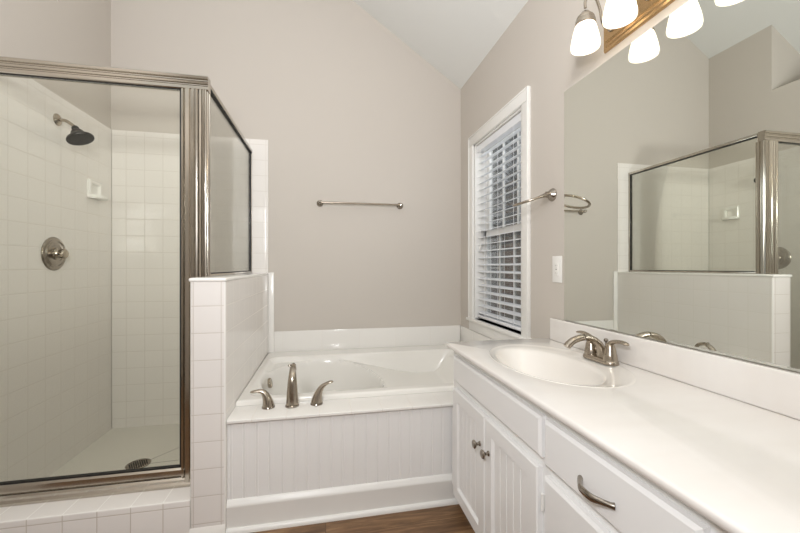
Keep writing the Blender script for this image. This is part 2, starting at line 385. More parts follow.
soap = thing('soap_dish', 'white ceramic soap dish with open back on the tiled wall below the shower head', 'soap dish', (vx, 2.77, 1.66))
bm = BM(); y0, y1 = 2.70, 2.835
def rq(i, x, zi): return [bm.verts.new((x, *p)) for p in ((y0+i, 1.655+zi), (y1-i, 1.655+zi), (y1-i, 1.765-i), (y0+i, 1.765-i))]
Rg = [rq(0, vx, 0), rq(0, vx+.012, 0), rq(.004, vx+.017, .002), rq(.022, vx+.017, .01), rq(.030, vx+.003, .014)]
for A, B in zip(Rg, Rg[1:]):
    for i in range(4): bm.faces.new((A[i], A[(i+1) % 4], B[(i+1) % 4], B[i]))
bm.faces.new(Rg[-1]); bm.faces.new(Rg[0][::-1]); obj('back_plate', bm, m_bull, soap)
bm = BM()
pr = [(vx, y0-.006), (vx+.045, y0+.004), (vx+.072, y0+.035), (vx+.078, (y0+y1)/2), (vx+.072, y1-.035), (vx+.045, y1-.004), (vx, y1+.006)]
b2 = BM(); prism(b2, pr, 'z', 1.645, 1.668); bmesh.ops.bevel(b2, geom=list(b2.edges), offset=.005, segments=2, affect='EDGES'); join(bm, b2)
obj('tray', bm, m_bull, soap)

# ------------------------------------------------------------------ shower enclosure
GY = 1.86; PX0, PX1 = -.657, -.546; HZ0, HZ1 = 2.030, 2.095; XG = -.566; YG1 = 2.974
enc = thing('shower_enclosure', 'framed glass shower enclosure in satin nickel, on the tiled curb and half wall', 'shower enclosure', (-1.05, 1.83, CZ))
def flute(a0, a1, n, depth, base):
    """stepped ribs along one face: list of (a, depth)"""
    out = []; wd = (a1-a0)/n
    for i in range(n):
        s = a0+i*wd; out += [(s+wd*.06, base), (s+wd*.2, base-depth), (s+wd*.62, base-depth), (s+wd*.8, base), (s+wd*.94, base)]
    return out
# header: stepped profile (y,z)
bm = BM(); g, z0, z1 = GY, HZ0, HZ1
pf = [(g+d, z0+(z1-z0)*t) for d, t in ((.045, 0), (.008, 0), (.004, .05), (.004, .26), (.008, .33), (.008, .39), (.002, .44), (.001, .57), (.006, .65), (.006, .71), (-.002, .78), (-.003, .93), (0, 1), (.045, 1))]
prism(bm, pf, 'x', XL+.012, PX1+.002); obj('header_rail', bm, m_alu, enc, smooth=20)
def bands(x0, x1, base):
    w_ = x1-x0; q = lambda t: x0+w_*t
    return [(q(0), base), (q(.06), base-.004), (q(.34), base-.005), (q(.42), base+.001), (q(.47), base+.001), (q(.53), base-.006), (q(.70), base-.006), (q(.76), base-.001), (q(.82), base-.001), (q(.86), base-.004), (q(.97), base-.003), (q(1), base)]
# corner post on the half wall, stepped front and side
bm = BM(); sd = [(2*(PX1-.005)-b_, a_) for a_, b_ in bands(GY+.012, GY+.060, PX1-.005)]
pp = [(-.5835, GY+.062), (-.5835, GY+.006)]+bands(-.5825, PX1-.006, GY+.006)+sd+[(PX1-.005, GY+.062)]
prism(bm, pp, 'z', ZCAP+.001, HZ0+.001); obj('corner_post', bm, m_alu, enc, smooth=20)
# jamb beside the half wall down to the curb
bm = BM()
prism(bm, [(PX0+.012, GY+.045), (PX0+.012, GY+.006)]+bands(PX0+.0125, -.5875, GY+.006)+[(-.5868, GY+.006), (-.5868, GY+.045)], 'z', CZ+.001, HZ0+.001); obj('jamb', bm, m_alu, enc, smooth=20)
# threshold
bm = BM(); prism(bm, [(GY-.004, CZ+.001), (GY-.004, CZ+.012), (GY+.004, CZ+.022), (GY+.004, CZ+.032), (GY+.012, CZ+.040), (GY+.05, CZ+.042), (GY+.058, CZ+.03), (GY+.058, CZ+.001)], 'x', XL+.012, -.5868); obj('threshold', bm, m_alu, enc, smooth=20)
# door
DX0, DX1 = XL+.014, PX0+.010
bm = BM(); DB = CZ+.044
prism(bm, [(GY+.010, DB), (GY+.005, DB+.008), (GY+.005, DB+.034), (GY+.012, DB+.042), (GY+.036, DB+.042), (GY+.036, DB)], 'x', DX0, DX1)
prism(bm, [(DX1, GY+.01), (DX1-.004, GY+.004), (DX1-.012, GY+.004), (DX1-.014, GY+.012), (DX1-.014, GY+.034), (DX1, GY+.034)], 'z', DB, HZ0)
door = obj('door_frame', bm, m_alu, enc, smooth=20)
bm = BM()
box(bm, DX0, DX1-.013, GY+.012, GY+.032, DB+.041, DB+.0485); box(bm, DX0, DX1-.013, GY+.012, GY+.032, HZ0-.002, HZ0+.001); box(bm, DX1-.021, DX1-.013, GY+.012, GY+.032, DB+.041, HZ0)
obj('gasket', bm, m_black, door, smooth=0)
bm = BM(); box(bm, DX0, DX1-.018, GY+.019, GY+.025, DB+.046, HZ0-.003); obj('door_glass', bm, m_glass, door, smooth=0)
# fixed return panel on the half wall
PY0 = GY+.064
bm = BM()
box(bm, XG-.014, XG+.014, PY0-.01, YG1, HZ1-.022, HZ1-.001, .003); box(bm, XG-.012, XG+.012, PY0-.01, YG1, ZCAP+.001, ZCAP+.014, .003); box(bm, XG-.012, XG+.012, YG1-.016, YG1, ZCAP+.001, HZ1-.02, .003)
sp = obj('panel_frame', bm, m_alu, enc)
bm = BM()
box(bm, XG-.009, XG+.0125, PY0, YG1-.014, HZ1-.0275, HZ1-.021); box(bm, XG-.009, XG+.009, PY0, YG1-.014, ZCAP+.013, ZCAP+.019); box(bm, XG-.009, XG+.009, YG1-.0205, YG1-.015, ZCAP+.013, HZ1-.022)
obj('gasket', bm, m_black, sp, smooth=0)
bm = BM(); box(bm, XG-.003, XG+.003, PY0+.001, YG1-.017, ZCAP+.015, HZ1-.024); obj('panel_glass', bm, m_glass, sp, smooth=0)

# ------------------------------------------------------------------ tub platform, tub, tub faucet
DKZ = .508; YD, YT = 1.755, 1.775; TX0, TX1, TY0, TY1 = HX1+.002, XR-.011, 1.925, YB-.0105
plat = thing('tub_platform', 'white beadboard tub platform with tiled deck between half wall and vanity', 'tub platform', (.36, 1.9, 0))
bm = BM(); box(bm, HX1+.001, XR-.01, YD, 1.99, DKZ-.017, DKZ, .006, 3, edges=lambda a, b: a.y < 1.9 and b.y < 1.9); obj('tiled_deck', bm, m_tile_dk, plat)
bm = BM(); gx = HX1+.012; pts = [(HX1+.001, YT)]
xx = gx
while xx < 1.15:
    pts += [(xx-.003, YT), (xx, YT+.002), (xx+.003, YT)]
    pts += [(xx+.005, YT), (xx+.0065, YT-.0012), (xx+.009, YT-.0012), (xx+.0105, YT)]
    xx += .056
pts += [(XR-.01, YT), (XR-.01, YT+.02), (HX1+.001, YT+.02)]
prism(bm, pts, 'z', .12, DKZ-.018); obj('beadboard_panel', bm, m_bead, plat, smooth=20)
bm = BM()
prism(bm, [(YT, 0), (YT-.016, 0), (YT-.016, .105), (YT-.0175, .112), (YT-.0175, .120), (YT-.012, .126), (YT-.009, .134), (YT-.004, .140), (YT, .142)], 'x', HX1+.001, XR-.01); obj('baseboard', bm, m_trim, plat, smooth=50)
bm = BM(); prism(bm, [(YT-.016, 0), (YT-.031, 0), (YT-.031, .008), (YT-.028, .016), (YT-.022, .021), (YT-.016, .022)], 'x', HX1+.001, XR-.01); obj('shoe_moulding', bm, m_trim, plat, smooth=50)

tub = thing('bathtub', 'white drop-in bathtub with an oval well set in the tiled deck', 'bathtub', (.35, 2.45, 0))
RZ = .535
def sstep(a, b, t):
    t = max(0, min(1, (t-a)/(b-a))); return t*t*(3-2*t)
def tub_h(x, y):
    # rounded-rectangle opening, a shelf falling towards the right end, an oval well on the left
    x0, x1, y0, y1, r = -.392, 1.0, 1.985, 2.80, .07
    qx, qy = abs(x-(x0+x1)/2)-(x1-x0)/2+r, abs(y-(y0+y1)/2)-(y1-y0)/2+r
    d = -(math.hypot(max(qx, 0), max(qy, 0))+min(max(qx, qy), 0)-r)
    shelf = .500-.13*sstep(.02, .75, x)
    k = sstep(-.004, .030, d)
    h = RZ-(RZ-shelf)*k
    h += (RZ-shelf)*k*.9*sstep(.83, 1.0, x)*(1-sstep(.95, 1.0, x)*.2)
    e = 1-math.hypot((x+.008)/.378, (y-2.36)/.425)
    h += .009*math.exp(-((e-.004)/.020)**2)*k*(1-sstep(.25, .45, x))
    h -= (h-.13)*sstep(.005, .17, e)*sstep(.0, .05, d)
    edge = min(x-TX0, TX1-x, y-TY0, TY1-y)
    if edge < .012: h -= .010*(1-math.sqrt(max(0, 1-(1-edge/.012)**2)))
    return h
bm = BM(); NX, NY = 190, 130
def grid_coords(a, b, n):
    c = [a+(b-a)*i/(n-1) for i in range(n)]
    return sorted(c+[a+.003, a+.007, b-.003, b-.007])
gxs, gys = grid_coords(TX0, TX1, NX), grid_coords(TY0, TY1, NY)
G = [[bm.verts.new((x, y, tub_h(x, y))) for x in gxs] for y in gys]
for j in range(len(gys)-1):
    for i in range(len(gxs)-1): bm.faces.new((G[j][i], G[j][i+1], G[j+1][i+1], G[j+1][i]))
per = G[0]+[r[-1] for r in G[1:]]+G[-1][-2::-1]+[r[0] for r in G[-2:0:-1]]
lo = [bm.verts.new((v.co.x, v.co.y, DKZ+.001 if v.co.y < 2.012 else .45)) for v in per]
n = len(per)
for i in range(n): bm.faces.new((per[i], lo[i], lo[(i+1) % n], per[(i+1) % n]))
shell = obj('shell', bm, m_acr, tub, smooth=60)
bm = BM(); lathe(bm, [(.0, -.012), (.031, -.012), (.031, 0), (.033, .004), (.029, .010), (.018, .012), (.0, .013)], (-.352, 2.46, .452), (.97, -.05, .2)); obj('overflow_plate', bm, m_nickel, tub)

tf = thing('tub_faucet', 'brushed nickel tub faucet with tall curved spout and two lever handles', 'faucet', (-.163, 1.88, DKZ))
bm = BM(); z = DKZ
tube(bm, [(-.163, 1.878, z+.001, .030, .024), (-.163, 1.879, z+.03, .0285, .023), (-.163, 1.882, z+.08, .0255, .022), (-.163, 1.888, z+.13, .021, .019), (-.163, 1.908, z+.165, .0165, .015), (-.163, 1.942, z+.183, .0125, .012), (-.163, 1.985, z+.172, .0105, .011), (-.163, 2.008, z+.145, .0105, .010)], (0, 1, 0), 24)
sp_ = obj('spout', bm, m_nickel, tf)
bm = BM(); lathe(bm, [(.033, 0), (.034, .004), (.031, .007), (0, .007)], (-.163, 1.878, z+.0005)); obj('base_ring', bm, m_nickel_d, sp_)
bm = BM(); lathe(bm, [(.004, 0), (.004, .012), (.008, .014), (.008, .022), (0, .024)], (-.172, 1.935, z+.172), (-.5, .3, .8), 16); obj('diverter_knob', bm, m_nickel_d, sp_)
def lever(cx, s, up):
    bm = BM()
    tube(bm, [(cx, 1.882, z+.001, .028), (cx, 1.882, z+.012, .0275), (cx+s*.004, 1.882, z+.035, .023), (cx+s*.012, 1.882, z+.06, .018, .018), (cx+s*.026, 1.882, z+.080+up*.2, .014, .013), (cx+s*.048, 1.881, z+.090+up*.6, .0125, .008), (cx+s*.07, 1.880, z+.092+up, .0125, .0065), (cx+s*.082, 1.880, z+.091+up, .007, .004)], (0, 1, 0) if False else (0, 0, 1), 20)
    h = obj('handle', bm, m_nickel, tf)
    bm = BM(); lathe(bm, [(.030, 0), (.031, .003), (.029, .008), (0, .008)], (cx, 1.882, z+.0005)); obj('base_ring', bm, m_nickel_d, h)
lever(-.276, -1, -.010); lever(-.045, 1, .016)

# ------------------------------------------------------------------ vanity cabinet
XF = .624; XD = .603; VY1, VY0 = 1.722, .06; VTOP = .802
van = thing('vanity_cabinet', 'long white vanity cabinet with beadboard doors and a bank of drawers', 'vanity cabinet', (.9, .9, 0))
bm = BM(); box(bm, XF, XF+.02, VY0, VY1, .085, VTOP); box(bm, XF+.02, XR-.001, VY1-.018, VY1, .085, VTOP); box(bm, XF+.02, XR-.001, VY0, VY0+.018, .085, VTOP)
box(bm, XF+.02, XR-.001, VY0+.018, VY1-.018, .085, .103); box(bm, XR-.019, XR-.001, VY0+.018, VY1-.018, .103, VTOP); box(bm, XF+.02, XR-.019, .455, .473, .103, VTOP); obj('carcass', bm, m_cab, van)
bm = BM(); box(bm, XF+.06, XR-.001, VY0, VY1-.002, 0, .084); obj('toe_kick', bm, m_cab, van)
bm = BM(); box(bm, XF+.002, XF+.022, VY1+.0005, YT-.021, .105, .486); obj('filler_strip', bm, m_cab, van)
def front(name, y0, y1, z0, z1, ch=.009):
    bm = BM(); x0 = XD
    A = [(y0, z0), (y1, z0), (y1, z1), (y0, z1)]; B = [(y0+ch, z0+ch), (y1-ch, z0+ch), (y1-ch, z1-ch), (y0+ch, z1-ch)]
    v0 = [bm.verts.new((XF-.0005, *p)) for p in A]; v1 = [bm.verts.new((XD+.006, *p)) for p in A]; v2 = [bm.verts.new((XD, *p)) for p in B]
    bm.faces.new(v0[::-1]); bm.faces.new(v2)
    for a, b in ((v0, v1), (v1, v2)):
        for i in range(4): bm.faces.new((a[i], a[(i+1) % 4], b[(i+1) % 4], b[i]))
    return obj(name, bm, m_cab, van, smooth=20)
front('false_drawer_front', .946, 1.676, .650, .768)
def pull(parent, yc, zc):
    bm = BM(); h = .053
    tube(bm, [(XD-.001, yc+h, zc, .0075, .0075), (XD-.008, yc+h-.006, zc, .006, .0065), (XD-.020, yc+h-.022, zc, .0055, .0075), (XD-.029, yc+.015, zc, .0055, .009), (XD-.029, yc-.015, zc, .0055, .009), (XD-.020, yc-h+.022, zc, .0055, .0075), (XD-.008, yc-h+.006, zc, .006, .0065), (XD-.001, yc-h, zc, .0075, .0075)], (0, 0, 1), 14)
    obj('handle', bm, m_nickel_d, parent)
def drawer_bank(y0, y1):
    for z0, z1 in ((.638, .768), (.395, .608), (.115, .363)):
        d = front('drawer', y0, y1, z0, z1); pull(d, (y0+y1)/2+.012, (z0+z1)/2-.013)
drawer_bank(.488, .929); drawer_bank(.09, .454)
def cab_door(y0, y1, knob_y, hinge_y):
    z0, z1, s = .100, .616, .054
    bm = BM()
    def ring(y0, y1, z0, z1, x): return [bm.verts.new((x, *p)) for p in ((y0, z0), (y1, z0), (y1, z1), (y0, z1))]
    r = [ring(y0, y1, z0, z1, XF-.0005), ring(y0, y1, z0, z1, XD+.004), ring(y0+.004, y1-.004, z0+.004, z1-.004, XD), ring(y0+s, y1-s, z0+s, z1-s, XD), ring(y0+s+.009, y1-s-.009, z0+s+.009, z1-s-.009, XD+.009), ring(y0+s+.009, y1-s-.009, z0+s+.009, z1-s-.009, XF-.0005)]
    for a, b in zip(r, r[1:]+r[:1]):
        for i in range(4): bm.faces.new((a[i], a[(i+1) % 4], b[(i+1) % 4], b[i]))
    d = obj('door', bm, m_cab, van, smooth=20)
    bm = BM(); a, b = y0+s+.007, y1-s-.007; pts = [(XF-.001, a), (XD+.010, a)]; k = 5; wd = (b-a)/k
    for i in range(1, k):
        y = a+i*wd; pts += [(XD+.010, y-.003), (XD+.0125, y-.0008), (XD+.0125, y+.0008), (XD+.010, y+.003)]
    pts += [(XD+.010, b), (XF-.001, b)]
    prism(bm, pts, 'z', z0+s+.006, z1-s-.006); obj('panel', bm, m_cab, d, smooth=20)
    bm = BM(); lathe(bm, [(.010, -.001), (.0095, .003), (.006, .006), (.0055, .014), (.010, .018), (.0155, .022), (.0165, .026), (.014, .030), (.006, .032), (0, .032)], (XD, knob_y, .494), (-1, 0, 0), 24); obj('knob', bm, m_nickel_d, d)
    if hinge_y:
        for hz in (.517, .20):
            bm = BM(); lathe(bm, [(.0, -.024), (.0045, -.024), (.0045, .024), (0, .024)], (XF-.008, hinge_y, hz), (0, 0, 1), 12); box(bm, XF-.003, XF-.0002, min(hinge_y, hinge_y-.018), hinge_y, hz-.022, hz+.022, .001, 1)
            for q in (-.013, .013): lathe(bm, [(.003, 0), (.002, .0015), (0, .002)], (XF-.003, hinge_y-.010, hz+q), (-1, 0, 0), 8)
            obj('hinge', bm, m_plast, d)
cab_door(1.323, 1.678, 1.360, None); cab_door(.961, 1.316, 1.281, .952)

# ------------------------------------------------------------------ vanity top with integral oval bowl
ZC, XC = .826, .582
top = thing('countertop', 'cream cultured marble vanity top with an integral oval sink', 'vanity top', (.88, .9, VTOP))
ocx, ocy, oax, oay = .878, 1.288, .224, .322
NA = 160
angs = sorted([2*PI*i/NA for i in range(NA)]+[math.atan2(y-ocy, x-ocx) % (2*PI) for x in (XC, XR-.001) for y in (VY0-.02, VY1)])
def rect_hit(t, x0, x1, y0, y1):
    c, s = math.cos(t), math.sin(t); k = 1e9
    if c > 1e-9: k = min(k, (x1-ocx)/c)
    if c < -1e-9: k = min(k, (x0-ocx)/c)
    if s > 1e-9: k = min(k, (y1-ocy)/s)
    if s < -1e-9: k = min(k, (y0-ocy)/s)
    return (ocx+k*c, ocy+k*s)
def ell(t, cx, cy, ax, ay):
    c, s = math.cos(t), math.sin(t); k = 1/math.sqrt((c/ax)**2+(s/ay)**2); return (cx+k*c, cy+k*s)
def rings_to_faces(bm, rs):
    for A, B in zip(rs, rs[1:]):
        for i in range(len(A)): bm.faces.new((A[i], A[(i+1) % len(A)], B[(i+1) % len(B)], B[i]))
bm = BM(); R = []
def rr(ins, zz): return [bm.verts.new((*rect_hit(t, XC+ins, XR-.001, VY0-.02, VY1-ins), zz)) for t in angs]
R.append([bm.verts.new((*ell(t, ocx, ocy, oax-.012, oay-.012), VTOP+.001)) for t in angs])
R += [rr(.012, VTOP+.001), rr(.004, VTOP+.003), rr(0, VTOP+.010), rr(0, ZC-.006), rr(.002, ZC-.002), rr(.006, ZC)]
R.append([bm.verts.new((*ell(t, ocx, ocy, oax, oay), ZC)) for t in angs])
R.append([bm.verts.new((*ell(t, ocx, ocy, oax-.001, oay-.001), ZC-.004)) for t in angs])
rings_to_faces(bm, R); obj('slab', bm, m_counter, top, smooth=40)
bm = BM(); R = []
bcx, bcy, bax, bay = .835, 1.282, .155, .2575
def bl(u): return (ocx+(bcx-ocx)*u, ocy+(bcy-ocy)*u, oax+(bax-oax)*u, oay+(bay-oay)*u)
def er(p, zz): return [bm.verts.new((*ell(t, *p), zz)) for t in angs]
R += [er(bl(0.002), ZC-.003), er(bl(.0), ZC+.0002), er(bl(.06), ZC+.0014), er(bl(.14), ZC+.0010), er(bl(.25), ZC-.0012), er(bl(.5), ZC-.0025), er(bl(.9), ZC-.0045), er(bl(1.0), ZC-.009)]
for k, dz in ((.97, .014), (.90, .036), (.80, .066), (.66, .098), (.48, .122), (.3, .134), (.13, .139), (.08, .141)):
    R.append(er((bcx+.02*(1-k), bcy, bax*k, bay*k if k > .3 else bax*k*1.1), ZC-.004-dz))
rings_to_faces(bm, R); bm.faces.new(R[-1][::-1])
obj('sink_bowl', bm, m_china, top, smooth=70)
bm = BM(); lathe(bm, [(.0, .0), (.022, .0), (.024, .003), (.018, .005), (.014, .003), (0, .004)], (bcx+.018, bcy, ZC-.1445)); obj('sink_drain', bm, m_nickel, top)
bm = BM(); box(bm, XR-.021, XR-.001, VY0-.02, VY1-.045, ZC+.0005, .937, .005, 3); obj('backsplash', bm, m_counter, top)

# ------------------------------------------------------------------ sink faucet
fx, fy, fz = 1.066, 1.256, ZC+.0018
sf = thing('sink_faucet', 'brushed nickel two-handle faucet at the back of the oval sink', 'faucet', (fx, fy, fz))
bm = BM()
def stadium(L, W, n=14):
    return [(fx+W*math.cos(t), fy+L+W*math.sin(t)) for t in [PI*i/n for i in range(n+1)]]+[(fx+W*math.cos(t), fy-L+W*math.sin(t)) for t in [PI+PI*i/n for i in range(n+1)]]
R = [[bm.verts.new((*p, fz+zz)) for p in stadium(L, W)] for L, W, zz in ((.053, .029, 0), (.053, .029, .006), (.053, .027, .012), (.052, .022, .016))]
for A, B in zip(R, R[1:]):
    for i in range(len(A)): bm.faces.new((A[i], A[(i+1) % len(A)], B[(i+1) % len(B)], B[i]))
bm.faces.new(R[0][::-1]); bm.faces.new(R[-1]); obj('base', bm, m_nickel, sf, smooth=40)
bm = BM()
tube(bm, [(fx+.008, fy, fz+.014, .026, .020), (fx+.006, fy, fz+.035, .022, .018), (fx-.008, fy, fz+.065, .017, .015), (fx-.040, fy, fz+.088, .014, .0125), (fx-.080, fy, fz+.094, .0145, .0125), (fx-.118, fy, fz+.085, .0145, .013), (fx-.140, fy, fz+.071, .0155, .0135), (fx-.150, fy, fz+.060, .015, .013)], (0, 0, 1) if False else (1, 0, 0), 22)
obj('spout', bm, m_nickel, sf)
for s in (1, -1):
    hy = fy+s*.051; bm = BM()
    lathe(bm, [(.026, 0), (.0255, .008), (.024, .022), (.0235, .024), (.0225, .026), (.020, .042), (.016, .058), (.012, .066), (0, .070)], (fx, hy, fz+.012), (0, 0, 1), 28)
    h = obj('handle', bm, m_nickel, sf)
    bm = BM(); tube(bm, [(fx, hy-s*.010, fz+.062, .013, .008), (fx, hy+s*.006, fz+.081, .0135, .009), (fx, hy+s*.028, fz+.090, .012, .0075), (fx, hy+s*.055, fz+.093, .0125, .0065), (fx, hy+s*.074, fz+.091, .012, .0055), (fx, hy+s*.084, fz+.089, .007, .004)], (0, 0, 1), 18); obj('lever', bm, m_nickel, h)
bm = BM(); tube(bm, [(fx+.026, fy, fz+.014, .003), (fx+.026, fy, fz+.075, .003)], (1, 0, 0), 10, 0); lathe(bm, [(.003, 0), (.008, .003), (.009, .008), (.006, .014), (0, .015)], (fx+.026, fy, fz+.072), (0, 0, 1), 16); obj('lift_rod', bm, m_nickel_d, sf)

# ------------------------------------------------------------------ mirror
MY1, MZ0, MZ1 = 1.583, .939, 2.053
bm = BM(); box(bm, XR-.006, XR-.0005, .04, MY1, MZ0, MZ1, .0025, 1); mir = tag(obj('wall_mirror', bm, m_mirror, None, smooth=0), 'large frameless wall mirror standing above the vanity backsplash', 'mirror')
mir.data.materials.append(m_nickel_d)
for p in mir.data.polygons:
    if abs(p.normal.x) < .3: p.material_index = 1

# ------------------------------------------------------------------ vanity light bar
m_shade = bpy.data.materials.new('frosted_glass_shade'); m_shade.use_nodes = True
def shade_nodes():
    nt = m_shade.node_tree; nt.nodes.clear(); out = nt.nodes.new('ShaderNodeOutputMaterial')
    tl = nt.nodes.new('ShaderNodeBsdfTranslucent'); tl.inputs[0].default_value = (.95, .93, .88, 1)
    df = nt.nodes.new('ShaderNodeBsdfDiffuse'); df.inputs[0].default_value = (.9, .88, .84, 1)
    gl = nt.nodes.new('ShaderNodeBsdfGlossy'); gl.inputs['Roughness'].default_value = .15
    em = nt.nodes.new('ShaderNodeEmission'); em.inputs[0].default_value = (1, .93, .82, 1); em.inputs[1].default_value = .3
    m1 = nt.nodes.new('ShaderNodeMixShader'); m1.inputs[0].default_value = .3; m2 = nt.nodes.new('ShaderNodeMixShader'); m2.inputs[0].default_value = .05
    ad = nt.nodes.new('ShaderNodeAddShader')
    L = nt.links.new
    L(tl.outputs[0], m1.inputs[1]); L(df.outputs[0], m1.inputs[2]); L(m1.outputs[0], m2.inputs[1]); L(gl.outputs[0], m2.inputs[2])
    L(m2.outputs[0], ad.inputs[0]); L(em.outputs[0], ad.inputs[1]); L(ad.outputs[0], out.inputs[0])
shade_nodes()
m_bulb = bpy.data.materials.new('lit_bulb'); m_bulb.use_nodes = True
_nt = m_bulb.node_tree; _nt.nodes.clear(); _o = _nt.nodes.new('ShaderNodeOutputMaterial'); _e = _nt.nodes.new('ShaderNodeEmission')
_e.inputs[0].default_value = (1, .86, .69, 1); _e.inputs[1].default_value = 8.5; _nt.links.new(_e.outputs[0], _o.inputs[0])
vl = thing('vanity_light', 'four-light vanity fixture with frosted glass shades above the mirror', 'wall light', (XR, .99, 2.147))
bm = BM(); PZ0, PZ1, PY = 2.089, 2.205, (.665, 1.320)
def plate(ins, x): return [bm.verts.new((x, *p)) for p in ((PY[0]+ins, PZ0+ins), (PY[1]-ins, PZ0+ins), (PY[1]-ins, PZ1-ins), (PY[0]+ins, PZ1-ins))]
R = [plate(0, XR-.0005), plate(0, XR-.006), plate(.004, XR-.012), plate(.012, XR-.014), plate(.015, XR-.020), plate(.024, XR-.022), plate(.027, XR-.030), plate(.038, XR-.032)]
for A, B in zip(R, R[1:]):
    for i in range(4): bm.faces.new((A[i], A[(i+1) % 4], B[(i+1) % 4], B[i]))
bm.faces.new(R[-1]); bm.faces.new(R[0][::-1]); obj('back_plate', bm, m_gold, vl, smooth=20)
SXc = XR-.142
for k in range(4):
    y = 1.262-.172*k
    bm = BM(); ya = y-.012
    lathe(bm, [(.016, 0), (.015, .006), (.010, .012), (.007, .014)], (XR-.032, ya, 2.149), (-1, 0, 0), 20)
    tube(bm, [(XR-.036, ya, 2.149, .0055), (XR-.060, ya, 2.147, .0055), (XR-.074, ya+.002, 2.169, .0055), (XR-.080, y-.004, 2.224, .0055), (XR-.098, y, 2.269, .0055), (XR-.125, y, 2.272, .0055), (SXc, y, 2.246, .0055), (SXc, y, 2.219, .0055)], (0, 1, 0), 12); arm = obj('arm', bm, m_nickel, vl)
    bm = BM(); lathe(bm, [(.008, .056), (.014, .052), (.020, .044), (.030, .034), (.033, .028), (.033, .022), (.036, .018), (.038, .002), (.036, 0), (.0, .004)], (SXc, y, 2.151), (0, 0, 1), 32); obj('fitter', bm, m_nickel, arm)
    bm = BM(); ou = [(.033, .096), (.036, .090), (.042, .070), (.048, .045), (.0525, .022), (.0535, .010), (.0520, .0)]
    pf = ou+[(.0495, 0.0), (.0505, .011), (.0495, .022), (.045, .045), (.039, .069), (.033, .089), (.030, .094)]
    lathe(bm, pf, (SXc, y, 2.060), (0, 0, 1), 40, caps=False); sd_ = obj('glass_shade', bm, m_shade, arm, smooth=60)
    bm = BM(); lathe(bm, [(0, -.040), (.010, -.038), (.018, -.031), (.022, -.020), (.0225, -.010), (.019, .004), (.013, .018), (.012, .036), (0, .037)], (SXc, y, 2.116), (0, 0, 1), 20); obj('bulb', bm, m_bulb, sd_, smooth=80)

# ------------------------------------------------------------------ towel bar, towel ring, outlet
tb = thing('towel_bar', 'slim brushed nickel towel bar on the back wall above the tub', 'towel bar', (.28, YB, 1.705))
BZ = 1.705; by = YB-.06
for x in (-.045, .607):
    bm = BM(); lathe(bm, [(.026, 0), (.0265, .004), (.022, .009), (.014, .016), (.011, .026), (.010, .045), (.013, .050), (.0145, .060), (.012, .070), (0, .073)], (x, YB-.0002, BZ), (0, -1, 0), 28); obj('post', bm, m_nickel_d, tb)
bm = BM(); tube(bm, [(-.045, by, BZ, .0075), (.607, by, BZ, .0075)], (0, 0, 1), 16, 0); obj('bar', bm, m_nickel, tb)

ry, rz = 1.680, 1.5685
tr = thing('towel_ring', 'brushed nickel towel ring jutting from the right wall beside the mirror', 'towel ring', (XR, ry, rz))
bm = BM(); lathe(bm, [(.033, 0), (.0335, .004), (.030, .011), (.022, .018), (.017, .028), (.015, .040), (0, .044)], (XR-.0002, ry, rz), (-1, 0, 0), 32); obj('flange', bm, m_nickel_d, tr)
rd = Vector((-1, .02, -.335)).normalized(); RR = .083
bm = BM(); a0 = Vector((XR-.032, ry, rz)); tube(bm, [(*a0, .011), (*(a0+rd*.02), .0105), (*(a0+rd*.045), .0075)], (0, 1, 0), 16, 4); obj('holder', bm, m_nickel_d, tr)
yy = Vector((0, 1, 0)); yy = (yy-rd*yy.dot(rd)).normalized(); nn = rd.cross(yy)
Mr = Matrix((rd, yy, nn)).transposed()
bm = BM(); torus(bm, a0+rd*(.016+RR), Mr, RR, .0066); obj('ring', bm, m_nickel, tr, smooth=80)

ou_ = thing('wall_outlet', 'white outlet cover plate on the right wall left of the mirror', 'outlet', (XR, 1.639, 1.186))
bm = BM(); box(bm, XR-.006, XR-.0003, 1.601, 1.677, 1.119, 1.253, .003, 2); obj('cover_plate', bm, m_plast, ou_)
bm = BM(); box(bm, XR-.009, XR-.0055, 1.622, 1.656, 1.152, 1.220, .002, 2); rc = obj('receptacle', bm, m_plast, ou_)
bm = BM()
for zc in (1.167, 1.205):
    for dy in (-.006, .006): box(bm, XR-.0095, XR-.0088, 1.639+dy-.001, 1.639+dy+.001, zc-.004, zc+.004)
    lathe(bm, [(.0022, 0), (.0022, .0006)], (XR-.0089, 1.639, zc-.009), (-1, 0, 0), 10)
box(bm, XR-.0098, XR-.0088, 1.634, 1.644, 1.1835, 1.1885)
obj('slots', bm, m_gap, rc, smooth=0)

# ------------------------------------------------------------------ window blind
BX = XR+.042; B0, B1 = WY0+.016, WY1-.016
bl_ = thing('window_blind', 'white horizontal slat blind hanging in the window over the tub', 'blind', (BX, 2.4, WZ1))
bm = BM(); box(bm, BX-.026, BX+.024, B0, B1, WZ1-.062, WZ1-.020, .003); box(bm, BX-.030, BX-.026, B0-.001, B1+.001, WZ1-.066, WZ1-.016, .001, 1); obj('headrail', bm, m_blind, bl_)
bm = BM(); ns = 24; zt, zb = WZ1-.095, WZ0+.055
zs_ = [zt-(zt-zb)*i/(ns-1) for i in range(ns)]; tilt = math.radians(13)
for zz in zs_:
    pr = []
    for t in (-1, -.5, 0, .5, 1):
        dx = t*.0245; pr.append((BX+dx*math.cos(tilt), zz+dx*math.sin(tilt)+.002*(1-t*t)))
    pr += [(x, q-.0022) for x, q in reversed(pr)]
    prism(bm, [(x, q) for x, q in pr], 'y', B0+.002, B1-.002)
obj('slats', bm, m_blind, bl_, smooth=40)
bm = BM(); box(bm, BX-.024, BX+.024, B0+.001, B1-.001, WZ0+.012, WZ0+.034, .004); obj('bottom_rail', bm, m_blind, bl_)
